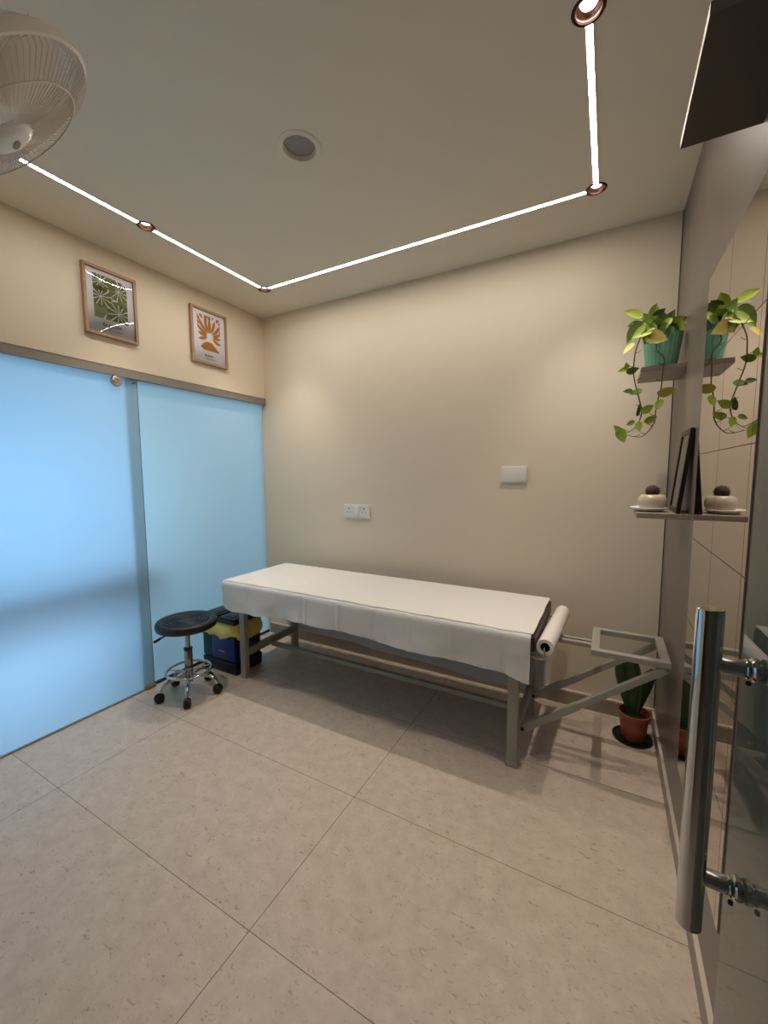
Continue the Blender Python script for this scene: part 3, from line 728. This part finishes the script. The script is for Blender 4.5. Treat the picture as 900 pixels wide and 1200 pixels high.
# ------------------------------------------------------------------ framed prints on the left wall
def clip(poly, f):
    out = []
    for i in range(len(poly)):
        a, c = poly[i], poly[(i+1) % len(poly)]; fa, fc = f(a), f(c)
        if fa >= 0: out.append(a)
        if (fa >= 0) != (fc >= 0):
            k = fa/(fa-fc); out.append((a[0]+(c[0]-a[0])*k, a[1]+(c[1]-a[1])*k))
    return out
def cliprect(p, x0, x1, y0, y1):
    for f in (lambda q_: q_[0]-x0, lambda q_: x1-q_[0], lambda q_: q_[1]-y0, lambda q_: y1-q_[1]):
        p = clip(p, f)
        if len(p) < 3: return None
    return p
lm = Matrix(((0, 0, 1, 0), (1, 0, 0, 0), (0, 1, 0, 0), (0, 0, 0, 1)))   # local x -> +y, local y -> +z, facing +x
lm = Matrix(((0, 0, 1, 0), (1, 0, 0, 0), (0, 1, 0, 0), (0, 0, 0, 1)))
def print_frame(y0, y1, z0, z1, label, kind):
    t = thing('framed_print', label, 'picture', (0, (y0+y1)/2, z0), 'framed botanical prints')
    fw, dp = .016, .024
    b = B(); box(b, (.001, y0, z0), (dp, y0+fw, z1), .0015); box(b, (.001, y1-fw, z0), (dp, y1, z1), .0015); box(b, (.001, y0+fw, z0), (dp, y1-fw, z0+fw), .0015); box(b, (.001, y0+fw, z1-fw), (dp, y1-fw, z1), .0015)
    obj('frame', b, M['wood'], t)
    b = B(); box(b, (.002, y0+.01, z0+.01), (.011, y1-.01, z1-.01)); pp = obj('paper', b, M['paper'], t)
    cy, cz = (y0+y1)/2, (z0+z1)/2+.030
    hw, hh = (y1-y0)*.315, (z1-z0)*.315
    mx = at(lm, .0112, cy, cz)
    R_ = (-hw, hw, -hh, hh)
    if kind == 0:
        b = B()
        # sage leaves between blossoms
        for poly in ([(-.02, .12), (.03, .12), (.028, .06), (.006, .01), (-.008, .05)], [(-.10, -.045), (-.02, -.045), (-.028, -.09), (-.05, -.12), (-.10, -.12)], [(.02, -.01), (.10, .03), (.10, -.04), (.06, -.03)], [(-.10, .055), (-.02, .055), (-.012, .035), (-.10, .045)], [(-.02, -.06), (-.01, -.12), (-.034, -.12)]):
            p = cliprect(poly, *R_)
            if p: prism(b, p, mx, .0004)
        obj('sage_leaves', b, M['green_l'], pp)
        b = B()
        for fx_, fy_, r in ((-.055, .082, .050), (-.052, .000, .056), (.046, .058, .056), (.044, -.070, .066)):
            nn = 11
            for k in range(nn):
                a0 = 2*PI*k/nn+.1+fx_*9; a1 = a0+2*PI/nn
                am = (a0+a1)/2; off = .0035
                ox, oy = fx_+off*math.cos(am)/math.sin(PI/nn)*.30, fy_+off*math.sin(am)/math.sin(PI/nn)*.30
                p = [(ox, oy)]+[(fx_+r*math.cos(a0+.06+(a1-a0-.12)*q_/4)*(1+.04*math.sin(q_*PI/4)), fy_+r*math.sin(a0+.06+(a1-a0-.12)*q_/4)*(1+.04*math.sin(q_*PI/4))) for q_ in range(5)]
                p = cliprect(p, *R_)
                if p: prism(b, p, mx, .0006)
        obj('green_blossoms', b, M['green_d'], pp)
        b = B(); 
        st = [(-.012, -.118), (-.010, -.09), (.0, -.04), (.012, .0), (.02, .03)]
        tube(b, [mx @ Vector((x, y, .001)) for x, y in st], .0016, 6); tube(b, [mx @ Vector((x, y, .001)) for x, y in [(0, -.04), (.03, -.015), (.07, -.012)]], .0014, 6); tube(b, [mx @ Vector((x, y, .001)) for x, y in [(.012, 0), (.0, .04), (-.01, .07)]], .0014, 6)
        obj('pale_stem', b, M['green_l'], pp)
        text('lettering', 'BLOOM', .026, at(lm, .0116, cy, z0+.066), M['ink'], pp, sx=1.15)
    else:
        b = B()
        c0 = (.005, -.02)
        def lf(x0_, y0_, x1_, y1_, w, cu=0):
            dx, dy = x1_-x0_, y1_-y0_; L = math.hypot(dx, dy); nx_, ny_ = -dy/L, dx/L; A, D_ = [], []
            for k in range(9):
                u = k/8; ww = w*math.sin(PI*u)**.7; ce = cu*math.sin(PI*u)
                A.append((x0_+dx*u+nx_*(ce+ww), y0_+dy*u+ny_*(ce+ww))); D_.append((x0_+dx*u+nx_*(ce-ww), y0_+dy*u+ny_*(ce-ww)))
            p = cliprect(A+D_[::-1][1:-1], *R_)
            if p: prism(b, p, mx, .0006)
        for a, l, w, cu in ((150, .12, .011, .008), (128, .145, .012, .010), (108, .13, .012, .006), (90, .12, .013, 0), (70, .13, .012, -.006), (48, .135, .012, -.010), (25, .11, .011, -.008), (172, .10, .011, .006), (3, .10, .010, -.006), (-22, .105, .011, -.006), (198, .10, .012, .004)):
            r = D(a); lf(c0[0]+.022*math.cos(r), c0[1]+.022*math.sin(r), c0[0]+l*math.cos(r), c0[1]+l*math.sin(r), w, cu)
        for a, l in ((118, .185), (62, .185), (140, .165), (40, .165), (90, .16), (98, .185), (78, .185), (105, .15), (130, .185), (52, .185), (152, .15), (30, .15)):
            r = D(a); lf(c0[0]+(l-.06)*math.cos(r), c0[1]+(l-.06)*math.sin(r), c0[0]+l*math.cos(r), c0[1]+l*math.sin(r), .011, 0)
        pl = cliprect([(-.075, -.105), (-.05, -.075), (-.02, -.060), (.02, -.062), (.055, -.090), (.092, -.125), (-.04, -.125)], *R_)
        prism(b, pl, mx, .0006)
        obj('ochre_leaves', b, M['ochre'], pp)
        text('lettering', 'ROOT', .022, at(lm, .0116, cy-.008, z0+.062), M['ink'], pp, sx=1.15)
    b = B(); mx2 = at(lm, .0112, cy, z0+.042); prism(b, [(-.055, -.0014), (.055, -.0014), (.055, .0014), (-.055, .0014)], mx2, .0004); obj('caption_line', b, M['grey_ink'], pp)
    # gently bowed acrylic cover
    b = B(); n1, n2 = 14, 16; vs = []
    for i in range(n1+1):
        for j in range(n2+1):
            u, v = i/n1, j/n2
            vs.append(b.verts.new((.0150+.0035*math.sin(PI*u)*math.sin(PI*v), y0+.012+(y1-y0-.024)*u, z0+.012+(z1-z0-.024)*v)))
    for i in range(n1):
        for j in range(n2): b.faces.new((vs[i*(n2+1)+j], vs[(i+1)*(n2+1)+j], vs[(i+1)*(n2+1)+j+1], vs[i*(n2+1)+j+1]))
    obj('glazing', b, M['acrylic'], t, 89)
print_frame(-1.355, -1.063, 2.198, 2.576, 'oak framed green leafy blossom print above the sliding glass', 0)
print_frame(-.692, -.390, 2.197, 2.580, 'oak framed ochre leaf print nearest the far left corner', 1)

# ------------------------------------------------------------------ plates on the back wall
t = thing('power_socket', 'white double power socket with a switch low on the back wall above the bench', 'socket', (.922, 0, 1.118))
b = B(); box(b, (.807, -.010, 1.066), (1.037, 0, 1.172), .004); obj('plate', b, M['white_pl'], t, 40)
b = B(); box(b, (.815, -.0115, 1.074), (.895, -.009, 1.164), .001); obj('socket_face', b, M['white_pl'], t)
b = B(); box(b, (.949, -.0115, 1.074), (1.029, -.009, 1.164), .001); obj('socket_face', b, M['white_pl'], t)
b = B(); box(b, (.902, -.0150, 1.080), (.942, -.009, 1.158), .002); obj('rocker_switch', b, M['white_pl'], t, 40)
for cx_ in (.855, .989):
    b = B(); cyl(b, (cx_, -.0118, 1.140), (cx_, -.0112, 1.140), .0055, 16)
    for k in (-1, 1): cyl(b, (cx_+k*.014, -.0118, 1.112), (cx_+k*.014, -.0112, 1.112), .0035, 16)
    obj('pin_holes', b, M['dark'], t)
t = thing('switch_plate', 'cream blank switch plate higher on the back wall, right of the socket', 'switch plate', (2.078, 0, 1.392))
b = B(); box(b, (2.000, -.012, 1.341), (2.156, 0, 1.445), .004); obj('plate', b, M['white_pl'], t, 40)
b = B(); box(b, (2.018, -.0145, 1.350), (2.150, -.010, 1.436), .002); obj('blank_cover', b, M['white_pl'], t, 40)
b = B(); box(b, (2.008, -.0135, 1.352), (2.0155, -.011, 1.434), .001); obj('side_strip', b, M['fan_pl'], t)

# ------------------------------------------------------------------ overhead shelf on the right wall, shade and lit edge put into its colours
b = B(); box(b, (2.712, -1.645, 2.192), (W, -1.310, 2.214))
for f in b.faces:
    f.material_index = 1 if f.calc_center_median().x < 2.7125 else 0
o = obj('wall_shelf', b, [M['board'], M['board_edge']]); tag(o, 'dark brown overhead shelf with a pale front edge above the mirror, upper right', 'shelf')

# ------------------------------------------------------------------ glass entrance door, folded open along the right wall
DGX = 2.775
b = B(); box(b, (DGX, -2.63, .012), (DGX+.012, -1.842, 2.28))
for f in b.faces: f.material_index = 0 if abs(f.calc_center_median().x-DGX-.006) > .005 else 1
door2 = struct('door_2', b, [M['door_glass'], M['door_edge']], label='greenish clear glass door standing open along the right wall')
HY = -1.921
b = B()
for z0, z1, xx in ((.741, 1.216, 2.719),): lathe(b, [(0, 0), (.0150, 0), (.0160, .001), (.0160, z1-z0-.001), (.0150, z1-z0), (0, z1-z0)], (xx, HY, z0), 40)
hd = obj('pull_handle', b, M['chrome'], door2, 40)
b = B(); lathe(b, [(0, 0), (.0150, 0), (.0160, .001), (.0160, .474), (.0150, .475), (0, .475)], (2.845, HY, .741), 32); obj('pull_handle', b, M['chrome'], door2, 40)
for z in (1.139, .823):
    b = B(); cyl(b, (2.719, HY, z), (2.845, HY, z), .0118, 28)
    for x0_, x1_ in ((DGX-.010, DGX-.001), (DGX+.013, DGX+.022)): cyl(b, (x0_, HY, z), (x1_, HY, z), .0160, 28, bev=.002)
    cyl(b, (DGX-.016, HY, z), (DGX-.012, HY, z), .0135, 28, bev=.001)
    obj('standoff', b, M['chrome'], hd, 40)
    b = B(); cyl(b, (DGX-.014, HY-.012, z-.012), (DGX-.014, HY-.012, z-.0165), .003, 10); obj('grub_screw', b, M['dark'], hd)

# ------------------------------------------------------------------ wall fan, top left
FC = Vector((2.58925, -2.60695, 1.39908)) + .905*(FWD+RIGHT*-.9743+UP*.9888)
a_ax = Vector((.190, .642, -.743)).normalized()
t = thing('cage_fan', 'pale wire cage fan hanging from the ceiling in the top left corner', 'fan', FC)
RR = .235
fm_ = frame_from(a_ax); fm_.translation = FC
def ring3(r, h, n=72): return [fm_ @ Vector((r*math.cos(2*PI*k/n), r*math.sin(2*PI*k/n), h)) for k in range(n)]
b = B(); NW = 96
front = [(RR, .004), (RR*.96, .022), (.169, .044), (.11, .052), (.055, .055)]
for k in range(NW):
    a = 2*PI*k/NW; tube(b, [fm_ @ Vector((r*math.cos(a+.10*(RR-r)/RR), r*math.sin(a+.10*(RR-r)/RR), h)) for r, h in front], .0010, 4, caps=False)
tube(b, ring3(.169, .046), .002, 6, closed=True); obj('front_grille', b, M['wire'], t, 70)
b = B()
rear = [(RR, -.004), (RR*.975, -.020), (RR*.87, -.043), (.13, -.056), (.06, -.060)]
for k in range(NW):
    a = 2*PI*k/NW; tube(b, [fm_ @ Vector((r*math.cos(a), r*math.sin(a), h)) for r, h in rear], .0009, 4, caps=False)
tube(b, ring3(RR*.975, -.020), .002, 6, closed=True); tube(b, ring3(.13, -.056), .002, 6, closed=True); obj('rear_grille', b, M['wire'], t, 70)
b = B(); tt = bmesh.new()
lathe(b, [(RR-.004, -.012), (RR+.004, -.012), (RR+.006, 0), (RR+.004, .010), (RR-.004, .010)], FC, 96, a_ax, closed=True); obj('rim_band', b, M['fan_pl'], t, 50)
b = B(); lathe(b, [(0, .066), (.030, .064), (.047, .058), (.053, .052), (.053, .046), (0, .046)], FC, 40, a_ax); hub = obj('hub_cap', b, M['white_pl'], t, 50)
b = B(); tt = bmesh.new(); lathe(tt, [(0, .0672), (.016, .0668), (.016, .064), (0, .064)], (0, 0, 0), 28, sx=1, sy=.55); merge(b, tt, 0, fm_); obj('badge', b, M['grey_pl'], hub)
for k in range(3):
    b = B(); a0 = k*2*PI/3+1.4; rows = []
    for i in range(9):
        r = .045+(RR-.030-.045)*i/8; row = []
        for j in range(7):
            u = j/6-.5; wd_ = (.35+.9*math.sin(min(1, i/8*1.15)*PI*.6))*.95
            an = a0+u*wd_*1.15+.35*i/8; row.append(b.verts.new(fm_ @ Vector((r*math.cos(an), r*math.sin(an), -.035-u*.055*(1-.3*i/8)))))
        rows.append(row)
    for i in range(8):
        for j in range(6): b.faces.new((rows[i][j], rows[i][j+1], rows[i+1][j+1], rows[i+1][j]))
    bmesh.ops.recalc_face_normals(b, faces=b.faces); bmesh.ops.solidify(b, geom=b.faces[:], thickness=.002); obj('blade', b, M['fanblade'], t, 60)
b = B(); lathe(b, [(0, -.02), (.045, -.02), (.048, -.03), (.048, -.05), (0, -.05)], FC, 32, a_ax); lathe(b, [(0, -.058), (.055, -.058), (.060, -.07), (.056, -.12), (.040, -.14), (0, -.145)], FC, 40, a_ax); obj('motor', b, M['fan_pl'], t, 45)
b = B(); E_ = FC-a_ax*.135; tube(b, smoothpath([E_, E_+Vector((-.05, -.03, .05)), Vector((E_.x-.09, E_.y-.04, E_.z+.16)), Vector((E_.x-.09, E_.y-.04, H-.012))], 5), .014, 14)
lathe(b, [(0, -.03), (.02, -.03), (.05, -.012), (.052, -.0005), (0, -.0005)], (E_.x-.09, E_.y-.04, H), 32); obj('ceiling_bracket', b, M['fan_pl'], t, 45)
